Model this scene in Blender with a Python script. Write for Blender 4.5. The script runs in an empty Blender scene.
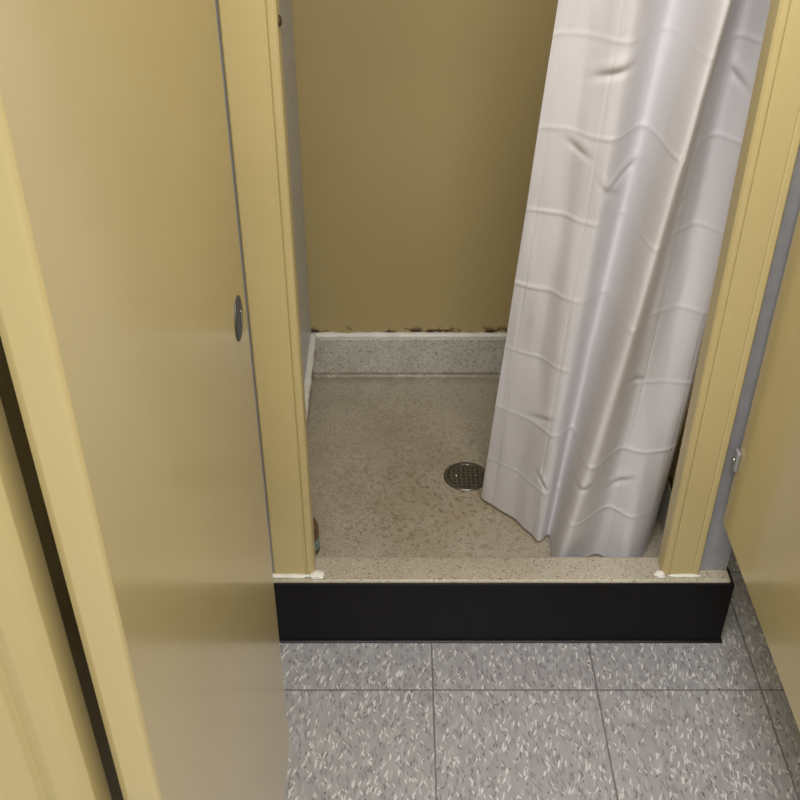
import bpy, bmesh, math, random
from mathutils import Vector, noise
random.seed(4)
S = bpy.context.scene
try:
    S.view_settings.view_transform = 'Standard'
    S.view_settings.look = 'None'
except Exception: pass

def srgb(r, g, b):
    def f(c):
        c /= 255.0
        return c/12.92 if c <= 0.04045 else ((c+0.055)/1.055)**2.4
    return (f(r), f(g), f(b), 1)

# ------------------------------------------------------------------ materials
class M:
    def __init__(s, name):
        s.m = bpy.data.materials.new(name); s.m.use_nodes = True
        s.nt = s.m.node_tree; s.N = s.nt.nodes; s.L = s.nt.links
        s.b = s.N['Principled BSDF']
    def n(s, t, **kw):
        x = s.N.new(t)
        for k, v in kw.items(): setattr(x, k, v)
        return x
    def link(s, a, b): s.L.new(a, b)
    def coord(s): return s.n('ShaderNodeTexCoord').outputs['Object']
    def mapping(s, src, scale=(1,1,1), rot=(0,0,0), loc=(0,0,0)):
        m = s.n('ShaderNodeMapping'); s.link(src, m.inputs['Vector'])
        m.inputs['Scale'].default_value = scale; m.inputs['Rotation'].default_value = rot
        m.inputs['Location'].default_value = loc
        return m.outputs['Vector']
    def noise(s, vec, scale, detail=3, rough=0.5):
        x = s.n('ShaderNodeTexNoise'); s.link(vec, x.inputs['Vector'])
        x.inputs['Scale'].default_value = scale; x.inputs['Detail'].default_value = detail
        x.inputs['Roughness'].default_value = rough
        return x.outputs['Fac']
    def ramp(s, src, a, b):
        x = s.n('ShaderNodeMapRange'); s.link(src, x.inputs[0])
        x.inputs[1].default_value = a; x.inputs[2].default_value = b
        x.inputs[3].default_value = 0; x.inputs[4].default_value = 1
        return x.outputs[0]
    def math(s, op, a, b=None):
        x = s.n('ShaderNodeMath', operation=op)
        for i, v in enumerate((a, b)):
            if v is None: continue
            if isinstance(v, (int, float)): x.inputs[i].default_value = v
            else: s.link(v, x.inputs[i])
        return x.outputs[0]
    def mix(s, fac, a, b):
        x = s.n('ShaderNodeMix', data_type='RGBA')
        if isinstance(fac, (int, float)): x.inputs[0].default_value = fac
        else: s.link(fac, x.inputs[0])
        for i, v in ((6, a), (7, b)):
            if isinstance(v, tuple): x.inputs[i].default_value = v
            else: s.link(v, x.inputs[i])
        return x.outputs[2]
    def bump(s, h, strength, dist):
        x = s.n('ShaderNodeBump'); s.link(h, x.inputs['Height'])
        x.inputs['Strength'].default_value = strength; x.inputs['Distance'].default_value = dist
        s.link(x.outputs[0], s.b.inputs['Normal'])
        s.link(x.outputs[0], s.b.inputs['Coat Normal'])
    def col(s, c):
        if isinstance(c, tuple): s.b.inputs['Base Color'].default_value = c
        else: s.link(c, s.b.inputs['Base Color'])
    def set(s, **kw):
        for k, v in kw.items():
            s.b.inputs[k.replace('_', ' ')].default_value = v

def paint(name, c, rough=0.32, rust=False, coat=0.0):
    m = M(name); co = m.coord()
    n1 = m.noise(co, 3.0, 2, .5)
    d = tuple(x*.93 for x in c[:3])+(1,)
    colr = m.mix(m.ramp(n1, .3, .7), c, d)
    if rust:
        sep = m.n('ShaderNodeSeparateXYZ'); m.link(co, sep.inputs[0])
        low = m.ramp(sep.outputs['Z'], .218, .203)
        r = m.ramp(m.noise(m.mapping(co, (1, 1, 2)), 26, 4, .65), .52, .57)
        colr = m.mix(m.math('MULTIPLY', low, r), colr, srgb(76, 52, 36))
    m.col(colr)
    m.set(Roughness=rough, Coat_Weight=coat, Coat_Roughness=.13)
    return m.m

PAINT = paint('yellow_enamel', srgb(206, 190, 140), .28, coat=.6)
PAINT_P = paint('yellow_enamel_posts', srgb(203, 187, 137), .34)
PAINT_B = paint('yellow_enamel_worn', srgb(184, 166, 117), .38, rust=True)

def simple(name, c, rough=.5, metal=0, bump=0, bscale=200, spec=.5):
    m = M(name); co = m.coord()
    n = m.noise(co, 30, 4, .6)
    m.col(m.mix(m.ramp(n, .3, .7), c, tuple(x*.85 for x in c[:3])+(1,)))
    m.set(Roughness=rough, Metallic=metal)
    m.b.inputs['Specular IOR Level'].default_value = spec
    if bump: m.bump(m.noise(co, bscale, 3), bump, .001)
    return m.m
ALU = simple('dull_aluminium', srgb(172, 174, 184), .4, .35, .15)
ALU2 = simple('bright_aluminium', srgb(222, 226, 238), .4, .1, .1)
CHROME = simple('chrome', srgb(190, 190, 190), .15, 1)
DARKMETAL = simple('tarnished_metal', srgb(120, 116, 108), .3, .85)
RUBBER = simple('black_rubber', srgb(7, 7, 11), .38, 0, .1, 60, .25)
CAULK = simple('white_caulk', srgb(240, 238, 232), .5, 0, .4, 90)
WALLP = simple('wall_paint', srgb(215, 210, 190), .6, 0, .1)
CEIL = simple('ceiling_paint', srgb(238, 236, 230), .8)
DARK = simple('dark_void', srgb(18, 17, 15), .9)
AMBER = simple('amber_plastic', srgb(112, 84, 62), .25)
TEAL = simple('teal_label', srgb(130, 160, 155), .4)

def terrazzo():
    m = M('terrazzo'); co = m.coord()
    base = m.mix(m.ramp(m.noise(co, 6, 5, .65), .3, .7), srgb(188, 181, 166), srgb(166, 158, 141))
    def chips(scale, thr, c, src, off, op=.75):
        v = m.n('ShaderNodeTexVoronoi'); m.link(m.mapping(co, loc=off), v.inputs['Vector'])
        v.inputs['Scale'].default_value = scale
        sep = m.n('ShaderNodeSeparateColor'); m.link(v.outputs['Color'], sep.inputs[0])
        a = m.math('GREATER_THAN', sep.outputs[0], thr)
        b = m.math('LESS_THAN', v.outputs['Distance'], .45)
        return m.mix(m.math('MULTIPLY', m.math('MULTIPLY', a, b), op), src, c)
    c = chips(290, .74, srgb(220, 214, 202), base, (0, 0, 0), .45)
    c = chips(330, .76, srgb(132, 114, 90), c, (3, 1, 2), .6)
    c = chips(220, .90, srgb(90, 80, 68), c, (7, 5, 1), .65)
    sub = m.n('ShaderNodeVectorMath', operation='DISTANCE'); m.link(co, sub.inputs[0])
    sub.inputs[1].default_value = (.10, 1.70, .08)
    near = m.ramp(sub.outputs['Value'], .36, .05)
    st = m.ramp(m.noise(co, 85, 4, .7), .535, .61)
    c = m.mix(m.math('MULTIPLY', m.math('MULTIPLY', near, st), .8), c, srgb(100, 76, 52))
    veil = m.math('MULTIPLY', near, m.ramp(m.noise(co, 9, 3, .5), .25, .6))
    c = m.mix(m.math('MULTIPLY', veil, .55), c, srgb(140, 123, 97))
    # dull brown wash over the whole pan (not the upper curb)
    sp = m.n('ShaderNodeSeparateXYZ'); m.link(co, sp.inputs[0])
    pan = m.math('LESS_THAN', sp.outputs['Z'], .12)
    wash = m.math('MULTIPLY', pan, m.ramp(m.noise(co, 5, 4, .6), .25, .7))
    c = m.mix(m.math('MULTIPLY', wash, .3), c, srgb(146, 131, 106))
    gr = m.ramp(sp.outputs['Y'], 2.13, 2.160)
    gr = m.math('MULTIPLY', gr, m.ramp(m.noise(co, 30, 3, .6), .3, .55))
    c = m.mix(m.math('MULTIPLY', gr, .5), c, srgb(112, 96, 72))
    m.col(c); m.set(Roughness=.38)
    m.bump(m.noise(co, 300, 2), .12, .0008)
    return m.m
TERR = terrazzo()
def terr_grey():
    m = M('terrazzo_grey'); co = m.coord()
    c = m.mix(m.ramp(m.noise(co, 12, 4, .6), .35, .65), srgb(208, 206, 198), srgb(190, 187, 178))
    for sc, th, k, col in ((280, .74, .4, srgb(152, 143, 126)), (320, .80, .4, srgb(228, 226, 220)), (250, .93, .45, srgb(110, 102, 90))):
        v = m.n('ShaderNodeTexVoronoi'); m.link(co, v.inputs['Vector']); v.inputs['Scale'].default_value = sc
        sep = m.n('ShaderNodeSeparateColor'); m.link(v.outputs['Color'], sep.inputs[0])
        c = m.mix(m.math('MULTIPLY', m.math('GREATER_THAN', sep.outputs[0], th), k), c, col)
    m.col(c); m.set(Roughness=.45); return m.m
TERRG = terr_grey()

TX, TY, TS = .0614, 1.2546, .305
def tiles():
    m = M('vinyl_tile'); co = m.coord()
    p = m.mapping(co, (1/TS, 1/TS, 1), loc=(-TX/TS, -TY/TS, 0))
    sep = m.n('ShaderNodeSeparateXYZ'); m.link(p, sep.inputs[0])
    fx = m.math('FRACT', m.math('ADD', sep.outputs[0], 50)); fy = m.math('FRACT', m.math('ADD', sep.outputs[1], 50))
    ex = m.math('MINIMUM', fx, m.math('SUBTRACT', 1, fx)); ey = m.math('MINIMUM', fy, m.math('SUBTRACT', 1, fy))
    e = m.math('MINIMUM', ex, ey)
    joint = m.ramp(e, .0075, .003)
    cx = m.math('FLOOR', sep.outputs[0]); cy = m.math('FLOOR', sep.outputs[1])
    cmb = m.n('ShaderNodeCombineXYZ'); m.link(cx, cmb.inputs[0]); m.link(cy, cmb.inputs[1])
    wn = m.n('ShaderNodeTexWhiteNoise'); m.link(cmb.outputs[0], wn.inputs['Vector'])
    add = m.n('ShaderNodeVectorMath', operation='MULTIPLY_ADD'); m.link(wn.outputs['Color'], add.inputs[0])
    add.inputs[1].default_value = (5, 5, 0); m.link(co, add.inputs[2])
    nz = m.n('ShaderNodeTexNoise'); m.link(add.outputs[0], nz.inputs['Vector']); nz.inputs['Scale'].default_value = 50
    nz.inputs['Detail'].default_value = 3
    wob = m.n('ShaderNodeVectorMath', operation='MULTIPLY_ADD'); m.link(nz.outputs['Color'], wob.inputs[0])
    wob.inputs[1].default_value = (.013, .013, 0); m.link(add.outputs[0], wob.inputs[2])
    base = m.mix(m.ramp(m.noise(m.mapping(wob.outputs[0], (3, 1, 1)), 22, 4, .6), .3, .7), srgb(154, 152, 156), srgb(170, 169, 172))
    base = m.mix(m.math('MULTIPLY', wn.outputs['Value'], .45), base, srgb(148, 146, 151))
    def fleck(sc, stretch, rot, thr, dthr, c, src, off, op=.85):
        v = m.n('ShaderNodeTexVoronoi', voronoi_dimensions='2D')
        m.link(m.mapping(m.mapping(wob.outputs[0], rot=(0, 0, rot)), (stretch, 1, 1), loc=off), v.inputs['Vector'])
        v.inputs['Scale'].default_value = sc
        s2 = m.n('ShaderNodeSeparateColor'); m.link(v.outputs['Color'], s2.inputs[0])
        f = m.math('MULTIPLY', m.math('GREATER_THAN', s2.outputs[0], thr), m.ramp(v.outputs['Distance'], dthr, dthr-.12))
        return m.mix(m.math('MULTIPLY', f, op), src, c)
    c = fleck(38, 4.2, .15, .66, .44, srgb(184, 184, 187), base, (0, 0, 0), .65)
    c = fleck(42, 4.4, -.25, .70, .40, srgb(128, 125, 133), c, (3, 1, 0), .65)
    c = fleck(50, 4.2, .30, .86, .42, srgb(220, 220, 220), c, (1, 7, 0), .8)
    c = fleck(54, 4.4, .05, .88, .36, srgb(104, 98, 106), c, (5, 2, 0), .7)
    c = fleck(70, 3.4, -.5, .91, .38, srgb(224, 223, 221), c, (2, 9, 0), .75)
    c = fleck(84, 3.0, .6, .935, .36, srgb(82, 74, 74), c, (8, 4, 0), .7)
    c = m.mix(m.math('MULTIPLY', joint, .8), c, srgb(90, 86, 90))
    m.col(c); m.set(Roughness=.30)
    m.bump(m.math('ADD', m.math('MULTIPLY', joint, -1), m.math('MULTIPLY', m.noise(co, 9), .5)), .2, .0015)
    return m.m
TILE = tiles()

def vinyl():
    m = M('curtain_vinyl'); co = m.coord()
    m.col(srgb(219, 217, 222)); m.set(Roughness=.5)
    m.b.inputs['Specular IOR Level'].default_value = .3
    m.bump(m.noise(m.mapping(co, (1, 1, .6)), 14, 3, .5), .12, .006)
    tr = m.n('ShaderNodeBsdfTranslucent'); tr.inputs[0].default_value = srgb(225, 220, 215)
    mx = m.n('ShaderNodeMixShader'); mx.inputs[0].default_value = .08
    out = m.N['Material Output']
    m.link(m.b.outputs[0], mx.inputs[1]); m.link(tr.outputs[0], mx.inputs[2]); m.link(mx.outputs[0], out.inputs[0])
    return m.m
VINYL = vinyl()

# ------------------------------------------------------------------ geometry helpers
def obj(name, me, mat=None, parent=None):
    o = bpy.data.objects.new(name, me); S.collection.objects.link(o)
    if mat: me.materials.append(mat)
    if parent: o.parent = parent
    return o
def empty(name):
    o = bpy.data.objects.new(name, None); o.empty_display_size = .1
    S.collection.objects.link(o); return o
def finish(bm, name, mat, parent=None, bevel=0, segs=2, smooth=False):
    bmesh.ops.recalc_face_normals(bm, faces=bm.faces)
    me = bpy.data.meshes.new(name); bm.to_mesh(me); bm.free()
    o = obj(name, me, mat, parent)
    if smooth:
        for p in me.polygons: p.use_smooth = True
    if bevel:
        b = o.modifiers.new('bevel', 'BEVEL'); b.width = bevel; b.segments = segs; b.limit_method = 'ANGLE'
        b.angle_limit = math.radians(25)
        w = o.modifiers.new('wn', 'WEIGHTED_NORMAL')
        for p in me.polygons: p.use_smooth = True
    return o
def addbox(bm, x0, x1, y0, y1, z0, z1):
    v = [bm.verts.new(p) for p in ((x0,y0,z0),(x1,y0,z0),(x1,y1,z0),(x0,y1,z0),(x0,y0,z1),(x1,y0,z1),(x1,y1,z1),(x0,y1,z1))]
    for f in ((0,3,2,1),(4,5,6,7),(0,1,5,4),(1,2,6,5),(2,3,7,6),(3,0,4,7)):
        bm.faces.new([v[i] for i in f])
def box(name, dims, mat, parent=None, bevel=0, segs=2):
    bm = bmesh.new(); addbox(bm, *dims); return finish(bm, name, mat, parent, bevel, segs)
def prism(name, pts, z0, z1, mat, parent=None, bevel=0, segs=2):
    bm = bmesh.new()
    lo = [bm.verts.new((x, y, z0)) for x, y in pts]; hi = [bm.verts.new((x, y, z1)) for x, y in pts]
    n = len(pts)
    bm.faces.new(lo[::-1]); bm.faces.new(hi)
    for i in range(n): bm.faces.new((lo[i], lo[(i+1) % n], hi[(i+1) % n], hi[i]))
    return finish(bm, name, mat, parent, bevel, segs)
def lathe(name, prof, mat, parent=None, loc=(0,0,0), axis='Z', n=40):
    bm = bmesh.new(); rings = []
    for r, h in prof:
        ring = []
        for i in range(n):
            a = 2*math.pi*i/n
            p = (r*math.cos(a), r*math.sin(a), h)
            if axis == 'X': p = (h, p[0], p[1])
            if axis == 'Y': p = (p[0], h, p[1])
            ring.append(bm.verts.new(Vector(p)+Vector(loc)))
        rings.append(ring)
    for a, b in zip(rings, rings[1:]):
        for i in range(n): bm.faces.new((a[i], a[(i+1) % n], b[(i+1) % n], b[i]))
    bm.faces.new(rings[0][::-1]); bm.faces.new(rings[-1])
    o = finish(bm, name, mat, parent)
    for p in o.data.polygons: p.use_smooth = len(p.vertices) == 4
    return o

# ------------------------------------------------------------------ room
box('floor', (-1.8, 2.2, -1.6, 2.6, -.08, 0), TILE)
box('ceiling', (-1.8, 2.2, -1.6, 2.6, 2.6, 2.68), CEIL)
box('wall_back', (-1.8, 2.2, 2.5, 2.6, 0, 2.6), WALLP)
box('wall_front', (-1.8, 2.2, -1.6, -1.5, 0, 2.6), WALLP)
box('wall_left', (-1.8, -1.7, -1.5, 2.5, 0, 2.6), WALLP)
box('wall_right', (2.1, 2.2, -1.5, 2.5, 0, 2.6), WALLP)

# ------------------------------------------------------------------ shower base
XL, XR = -.30, .618
YF, YB = 1.376, 2.24
ix0, ix1, iy0, iy1 = -.220, .545, 1.442, 2.166
base = empty('shower_base')
box('curb_front', (XL, XR, YF, iy0, 0, .162), TERR, base, .006, 3)
bm = bmesh.new()
addbox(bm, XL, ix0, iy0, YB, 0, .190)
addbox(bm, ix1, XR, iy0, YB, 0, .190)
addbox(bm, ix0, ix1, iy1, YB, 0, .190)
finish(bm, 'upstand', TERRG, base, .004, 2)
bm = bmesh.new(); NX, NY = 110, 110
dx, dy = .147, 1.784
g = []
for j in range(NY+1):
    row = []
    for i in range(NX+1):
        u = .5-.5*math.cos(math.pi*i/NX); v = .5-.5*math.cos(math.pi*j/NY)
        x = ix0+(ix1-ix0)*u; y = iy0+(iy1-iy0)*v
        e = min(x-ix0, ix1-x, y-iy0, iy1-y); R = .012
        z = .078 + (R-math.sqrt(max(0, R*R-(R-min(e, R))**2)))
        r = math.hypot(x-dx, y-dy)
        z -= .007*max(0, 1-r/.4)
        row.append(bm.verts.new((x, y, z)))
    g.append(row)
for j in range(NY):
    for i in range(NX): bm.faces.new((g[j][i], g[j][i+1], g[j+1][i+1], g[j+1][i]))
finish(bm, 'basin', TERR, base, smooth=True)
bm = bmesh.new()
path = [(XL, YF, 0, -1), (XR, YF, 1, -1), (XR, YB, 1, 0)]
rings = [[bm.verts.new((px+nx*(d+.0005), py+ny*(d+.0005), max(z, .0004))) for d, z in [(0,.0),(0,.157),(.003,.158),(.0045,.156),(.0045,.010),(.006,.004),(.009,.002),(.009,0)]] for px, py, nx, ny in path]
for a, b in zip(rings, rings[1:]):
    n = len(a)
    for i in range(n): bm.faces.new((a[i], a[(i+1) % n], b[(i+1) % n], b[i]))
bm.faces.new(rings[0]); bm.faces.new(rings[-1][::-1])
finish(bm, 'rubber_cove', RUBBER, base)

# drain
drain = empty('floor_drain')
zd = .0715
lathe('ring', [(.050, zd-.004), (.050, zd+.001), (.047, zd+.003), (.039, zd+.003), (.038, zd+.0005), (.038, zd-.004)], DARKMETAL, drain, (dx, dy, 0))
bm = bmesh.new()
bmesh.ops.create_circle(bm, cap_ends=True, radius=.0385, segments=40)
bmesh.ops.translate(bm, verts=bm.verts, vec=(dx, dy, zd+.0008)); finish(bm, 'pit', DARK, drain)
bm = bmesh.new()
for k in range(-3, 4):
    o = k*.0105; h = math.sqrt(.0385**2-o**2)
    addbox(bm, dx+o-.0029, dx+o+.0029, dy-h, dy+h, zd+.0008, zd+.003)
    addbox(bm, dx-h, dx+h, dy+o-.0029, dy+o+.0029, zd+.0008, zd+.0028)
finish(bm, 'grate', DARKMETAL, drain)
for k in (-1, 1):
    lathe('screw', [(.004, zd+.002), (.004, zd+.0045), (.002, zd+.005)], CHROME, drain, (dx+k*.022, dy, 0), n=12)

# ------------------------------------------------------------------ stall walls
TOP = 2.08
box('shower_back_panel', (-.243, .57, 2.184, 2.209, .190, TOP), PAINT_B, None, .002)
sw = empty('shower_side_panel')
box('panel', (-.246, -.2215, 1.432, 2.183, .190, TOP), PAINT_B, sw, .002)
box('corner_channel', (-.2213, -.2190, 1.86, 2.1835, .192, TOP), ALU2, sw)
sw2 = empty('shower_side_panel')
box('panel', (.547, .571, 1.432, 2.183, .190, TOP), PAINT_B, sw2, .002)
def bead(name, pts, r, parent=None):
    bm = bmesh.new(); rings = []
    n = 8; P = []
    for a, b in zip(pts, pts[1:]):
        a, b = Vector(a), Vector(b); k = max(2, int((b-a).length/.008))
        P += [a.lerp(b, i/k) for i in range(k)]
    P.append(Vector(pts[-1]))
    for i, p in enumerate(P):
        t = (P[min(i+1, len(P)-1)]-P[max(i-1, 0)]).normalized(); s = t.cross(Vector((0, 0, 1))).normalized()
        rr = r*(1+.35*noise.noise(p*60))
        rings.append([bm.verts.new(p+s*rr*math.cos(2*math.pi*j/n)+Vector((0, 0, 1))*rr*math.sin(2*math.pi*j/n)*.8) for j in range(n)])
    for a, b in zip(rings, rings[1:]):
        for i in range(n): bm.faces.new((a[i], a[(i+1) % n], b[(i+1) % n], b[i]))
    bm.faces.new(rings[0]); bm.faces.new(rings[-1][::-1])
    return finish(bm, name, CAULK, parent, smooth=True)
bead('caulk_bead', [(-.214, 1.45, .193), (-.214, 2.176, .194), (.54, 2.176, .194)], .0095)

# ------------------------------------------------------------------ posts
PZ0, PZ1 = .163, 2.12
def post(x0, x1, side):
    e = empty('shower_front_post')
    yf, yb = 1.390, 1.428
    if side == 'L':
        pts = [(x0, yf+.004), (x0+.003, yf), (x1-.019, yf), (x1-.017, yf+.003), (x1-.014, yf+.003), (x1-.012, yf-.001), (x1-.004, yf-.001), (x1, yf+.004), (x1, yb), (x0, yb)]
    else:
        pts = [(x0, yf+.004), (x0+.004, yf-.001), (x0+.012, yf-.001), (x0+.014, yf+.003), (x0+.017, yf+.003), (x0+.019, yf), (x1-.015, yf), (x1-.013, yf+.002), (x1-.011, yf), (x1-.003, yf), (x1, yf+.004), (x1, yb), (x0, yb)]
    prism('post', pts, PZ0, PZ1, PAINT_P, e, .0008, 1)
    return e
pL = post(-.236, -.160, 'L'); pR = post(.490, .560, 'R')
box('channel', (-.262, -.2365, 1.398, 1.424, PZ0, PZ1), ALU, pL, .001)
box('channel', (.5605, .615, 1.404, 1.430, PZ0, PZ1), ALU, pR, .001)
def blob(name, c, sc, parent):
    bm = bmesh.new(); bmesh.ops.create_icosphere(bm, subdivisions=4, radius=1)
    for v in bm.verts:
        k = 1+.3*noise.noise(v.co*2.2+Vector(c)*40)
        v.co = Vector((v.co.x*sc[0]*k+c[0], v.co.y*sc[1]*k+c[1], max(v.co.z*sc[2]*k+c[2], .1625)))
    return finish(bm, name, CAULK, parent, smooth=True)
blob('caulk', (-.156, 1.389, .164), (.014, .010, .007), pL)
blob('caulk', (-.205, 1.388, .163), (.045, .006, .003), pL)
blob('caulk', (.487, 1.390, .164), (.010, .009, .007), pR)
blob('caulk', (.53, 1.389, .163), (.03, .004, .003), pR)
box('shower_head_rail', (-.262, .618, 1.392, 1.426, PZ1+.001, PZ1+.04), ALU, None, .003)
lathe('latch_stud', [(.008, 0), (.008, .001), (.006, .003), (.003, .004)], simple('old_brass', srgb(100, 80, 55), .4, .7), pL, (-.160, 1.41, 1.172), 'X', 20)

# ------------------------------------------------------------------ dressing compartment partitions
lp = empty('partition_panel')
box('panel', (-.266, -.242, .418, 1.386, .30, 1.98), PAINT, lp, .004, 3)
rp = empty('partition_panel')
box('panel', (.577, .601, .418, 1.386, .30, 1.98), PAINT, rp, .004, 3)
for z in (.45, 1.75):
    box('bracket', (.570, .5768, 1.372, 1.3885, z-.022, z+.018), ALU, rp, .002)
    lathe('bolt', [(.005, 0), (.005, -.003), (.003, -.005)], CHROME, rp, (.570, 1.380, z), 'X', 12)

def pilaster(x0, x1, inner):
    e = empty('partition_pilaster')
    yf, yb = .386, .416
    if inner == 'R':
        pts = [(x0, yf), (x1-.034, yf), (x1-.031, yf+.004), (x1-.028, yf+.001), (x1-.020, yf-.003), (x1-.006, yf-.003), (x1, yf+.004), (x1, yb-.003), (x1-.003, yb), (x0, yb)]
    else:
        pts = [(x0+.006, yf-.003), (x0+.020, yf-.003), (x0+.028, yf+.001), (x0+.031, yf+.004), (x0+.034, yf), (x1, yf), (x1, yb), (x0+.003, yb), (x0, yb-.003), (x0, yf+.004)]
    prism('stile', pts, .04, 2.12, PAINT_P, e, .0008, 1)
    box('shoe', (x0-.002, x1+.002, yf-.006, yb+.001, .0005, .10), CHROME, e, .002)
    return e
pilaster(-.43, -.1945, 'R'); pilaster(.44, .66, 'L')
box('partition_head_rail', (-.43, .66, .389, .413, 2.121, 2.16), ALU, None, .003)

# ------------------------------------------------------------------ open door
door = empty('door_1')
dX = -.158; y0, y1 = .402, .928; th = .0265
pts = [(dX, y0+.004), (dX-.0015, y0+.001), (dX-.005, y0), (dX-th+.006, y0), (dX-th+.001, y0+.003), (dX-th, y0+.008), (dX-th, y1),
       (dX-.006, y1), (dX-.0015, y1-.002), (dX, y1-.006)]
prism('leaf', pts, .300, 1.98, PAINT, door, .0006, 1)
kz, ky = 1.043, .872
lathe('knob', [(.0225, 0), (.0225, .001), (.020, .0018), (.012, .0025), (.004, .003)], simple('knob_steel', srgb(95, 95, 98), .35, .8), door, (dX, ky, kz), 'X', 40)
box('turn_slot', (dX+.0025, dX+.0045, ky-.0025, ky+.0025, kz-.010, kz+.010), CHROME, door, .0008)
for z in (.42, 1.82):
    box('hinge', (-.1935, -.1846, .402, .412, z-.03, z+.03), CHROME, door, .001)

# ------------------------------------------------------------------ shower curtain
top = [(.268,1.47),(.305,1.490),(.370,1.465),(.465,1.530),(.512,1.440),(.522,1.475),(.532,1.515),(.540,1.470),(.5445,1.445)]
mid = [(.222,1.58),(.272,1.565),(.325,1.530),(.388,1.585),(.418,1.458),(.450,1.500),(.493,1.555),(.528,1.495),(.5445,1.490)]
bot = [(.176,1.705),(.242,1.633),(.282,1.570),(.306,1.575),(.312,1.485),(.390,1.525),(.452,1.490),(.510,1.560),(.541,1.680)]
us = [0,.16,.30,.42,.50,.62,.75,.88,1]
def cr(P, u):
    for i in range(len(us)-1):
        if u <= us[i+1] or i == len(us)-2: break
    t = (u-us[i])/(us[i+1]-us[i])
    def g(k): return Vector(P[max(0, min(len(P)-1, k))])
    p0, p1, p2, p3 = g(i-1), g(i), g(i+1), g(i+2)
    return .5*((2*p1)+(p2-p0)*t+(2*p0-5*p1+4*p2-p3)*t*t+(3*p1-p0-3*p2+p3)*t**3)
cur = empty('shower_curtain')
ZT, ZB = 1.93, .082
NU, NZ = 280, 520
def ss(a, b, x):
    t = max(0, min(1, (x-a)/(b-a))); return t*t*(3-2*t)
dents = ((.27,1.06,.024,.005,.4),(.19,.93,.018,.003,-.4),(.37,.88,.018,.005,.8),(.34,.86,.016,.004,-.9),(.62,.52,.02,.003,-.5),(.22,.38,.02,.003,.5),(.27,.23,.012,.004,-.9),(.78,1.05,.016,.004,-.6),(.66,.28,.018,.003,.7),(.6,.86,.02,.0035,.5),(.5,.30,.02,.003,.3))
bm = bmesh.new(); G = []
for j in range(NZ+1):
    s = j/NZ; row = []
    for i in range(NU+1):
        u = i/NU
        a = cr(top, u); b = cr(bot, u); m_ = cr(mid, u)
        p = a*(2*(s-.5)*(s-1)) + m_*(4*s*(1-s)) + b*(2*s*(s-.5))
        z = ZT+(ZB-ZT)*s
        off = .012*noise.noise(Vector((u*6+z*.4, z*.9, 7)))
        off += .006*noise.noise(Vector((u*13+z*.9, z*1.5, 2)))
        off += .0020*noise.noise(Vector((u*18, z*9, 12)))
        for du, dz, w, dp, sl in dents:
            ru = (u-du)*.42; rz = (z-dz)-ru*sl
            if abs(ru) < .08 and abs(rz) < .07:
                e = math.exp(-(ru/w)**2)
                off += e*dp*(math.exp(-(rz/.007)**2) - .7*math.exp(-((rz-.014)/.011)**2))
        br = .5+.5*ss(-.2, .25, noise.noise(Vector((u*4, z*5, 21))))
        zw = z+.004*noise.noise(Vector((u*6, z*2, 4)))
        cz = abs(((zw/.150+.1) % 1)-.5)*.150
        off += -.0021*br*math.exp(-(cz/.0030)**2)
        off += .0032*(2*abs(((zw/.300+.3) % 1)-.5)-.5)
        cu = abs(((u/.20+.2) % 1)-.5)*.20
        off += .0012*br*math.exp(-(cu/.005)**2)
        x = p.x + .3*off
        y = max(p.y + off, 1.435+.017*ss(.3, .5, s))
        row.append(bm.verts.new((min(x, .5448), y, z)))
    G.append(row)
for j in range(NZ):
    for i in range(NU): bm.faces.new((G[j][i], G[j][i+1], G[j+1][i+1], G[j+1][i]))
c = finish(bm, 'sheet', VINYL, cur, smooth=True)
sol = c.modifiers.new('t', 'SOLIDIFY'); sol.thickness = .0006
lathe('curtain_rod', [(.0125, -.2185), (.0125, .5455)], CHROME, None, (0, 1.475, 1.965), 'X', 24)
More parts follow.
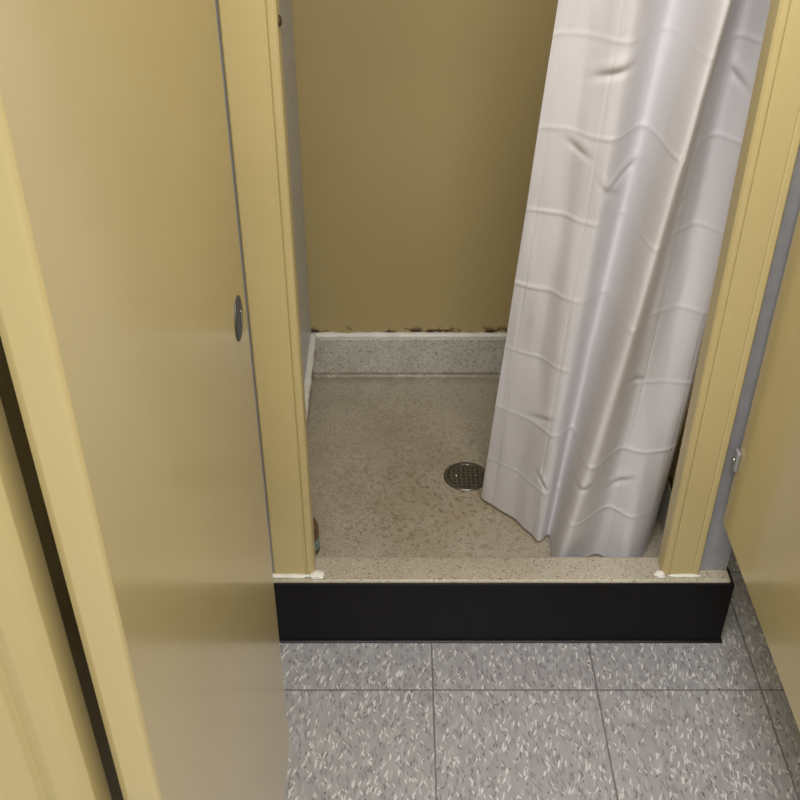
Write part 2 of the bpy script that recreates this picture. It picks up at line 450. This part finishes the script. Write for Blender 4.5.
for k in range(7):
    u = .03+k*.94/6; a = cr(top, u)
    bm = bmesh.new(); n1, n2 = 24, 8; R, r = .022, .0018; rg = []
    for i in range(n1):
        A = 2*math.pi*i/n1
        rg.append([bm.verts.new((a.x+r*math.sin(2*math.pi*q/n2), 1.475+(R+r*math.cos(2*math.pi*q/n2))*math.cos(A), 1.957+(R+r*math.cos(2*math.pi*q/n2))*math.sin(A)*1.3)) for q in range(n2)])
    for i in range(n1):
        for q in range(n2): bm.faces.new((rg[i][q], rg[(i+1) % n1][q], rg[(i+1) % n1][(q+1) % n2], rg[i][(q+1) % n2]))
    finish(bm, 'ring_%d' % (k+1), CHROME, cur, smooth=True)

# ------------------------------------------------------------------ soap bottle
sb = empty('soap_bottle')
bx, by, bz = -.187, 1.545, .079
lathe('body', [(.020, bz), (.024, bz+.003), (.024, bz+.062), (.021, bz+.072), (.010, bz+.080), (.010, bz+.086)], AMBER, sb, (bx, by, 0))
lathe('label', [(.0243, bz+.012), (.0245, bz+.013), (.0245, bz+.035), (.0243, bz+.036)], TEAL, sb, (bx, by, 0))
lathe('cap', [(.012, bz+.086), (.013, bz+.088), (.013, bz+.098), (.011, bz+.100)], AMBER, sb, (bx, by, 0))

# ------------------------------------------------------------------ lights
def fixture(cx, cy, sx, sy, power, colr):
    e = empty('ceiling_light')
    box('housing', (cx-sx/2-.03, cx+sx/2+.03, cy-sy/2-.03, cy+sy/2+.03, 2.54, 2.599), CEIL, e, .004)
    l = bpy.data.lights.new('tube', 'AREA'); l.shape = 'RECTANGLE'; l.size = sx; l.size_y = sy
    l.energy = power; l.color = colr
    o = bpy.data.objects.new('tube', l); o.location = (cx, cy, 2.535); S.collection.objects.link(o); o.parent = e
fixture(-.12, .50, 1.2, .30, 42, (1, .98, .96))
fixture(.10, -.75, 1.2, .30, 34, (1, .98, .96))
w = bpy.data.worlds.new('World'); S.world = w; w.use_nodes = True
w.node_tree.nodes['Background'].inputs[0].default_value = (1, .97, .92, 1)
w.node_tree.nodes['Background'].inputs[1].default_value = .1

# ------------------------------------------------------------------ camera
cd = bpy.data.cameras.new('camera'); cam = bpy.data.objects.new('camera', cd); S.collection.objects.link(cam)
cd.sensor_width = 36; cd.lens = 36*1045/800; cd.clip_start = .02
cam.location = (0, 0, 1.578); cam.rotation_euler = (math.radians(90-36), 0, 0)
S.camera = cam
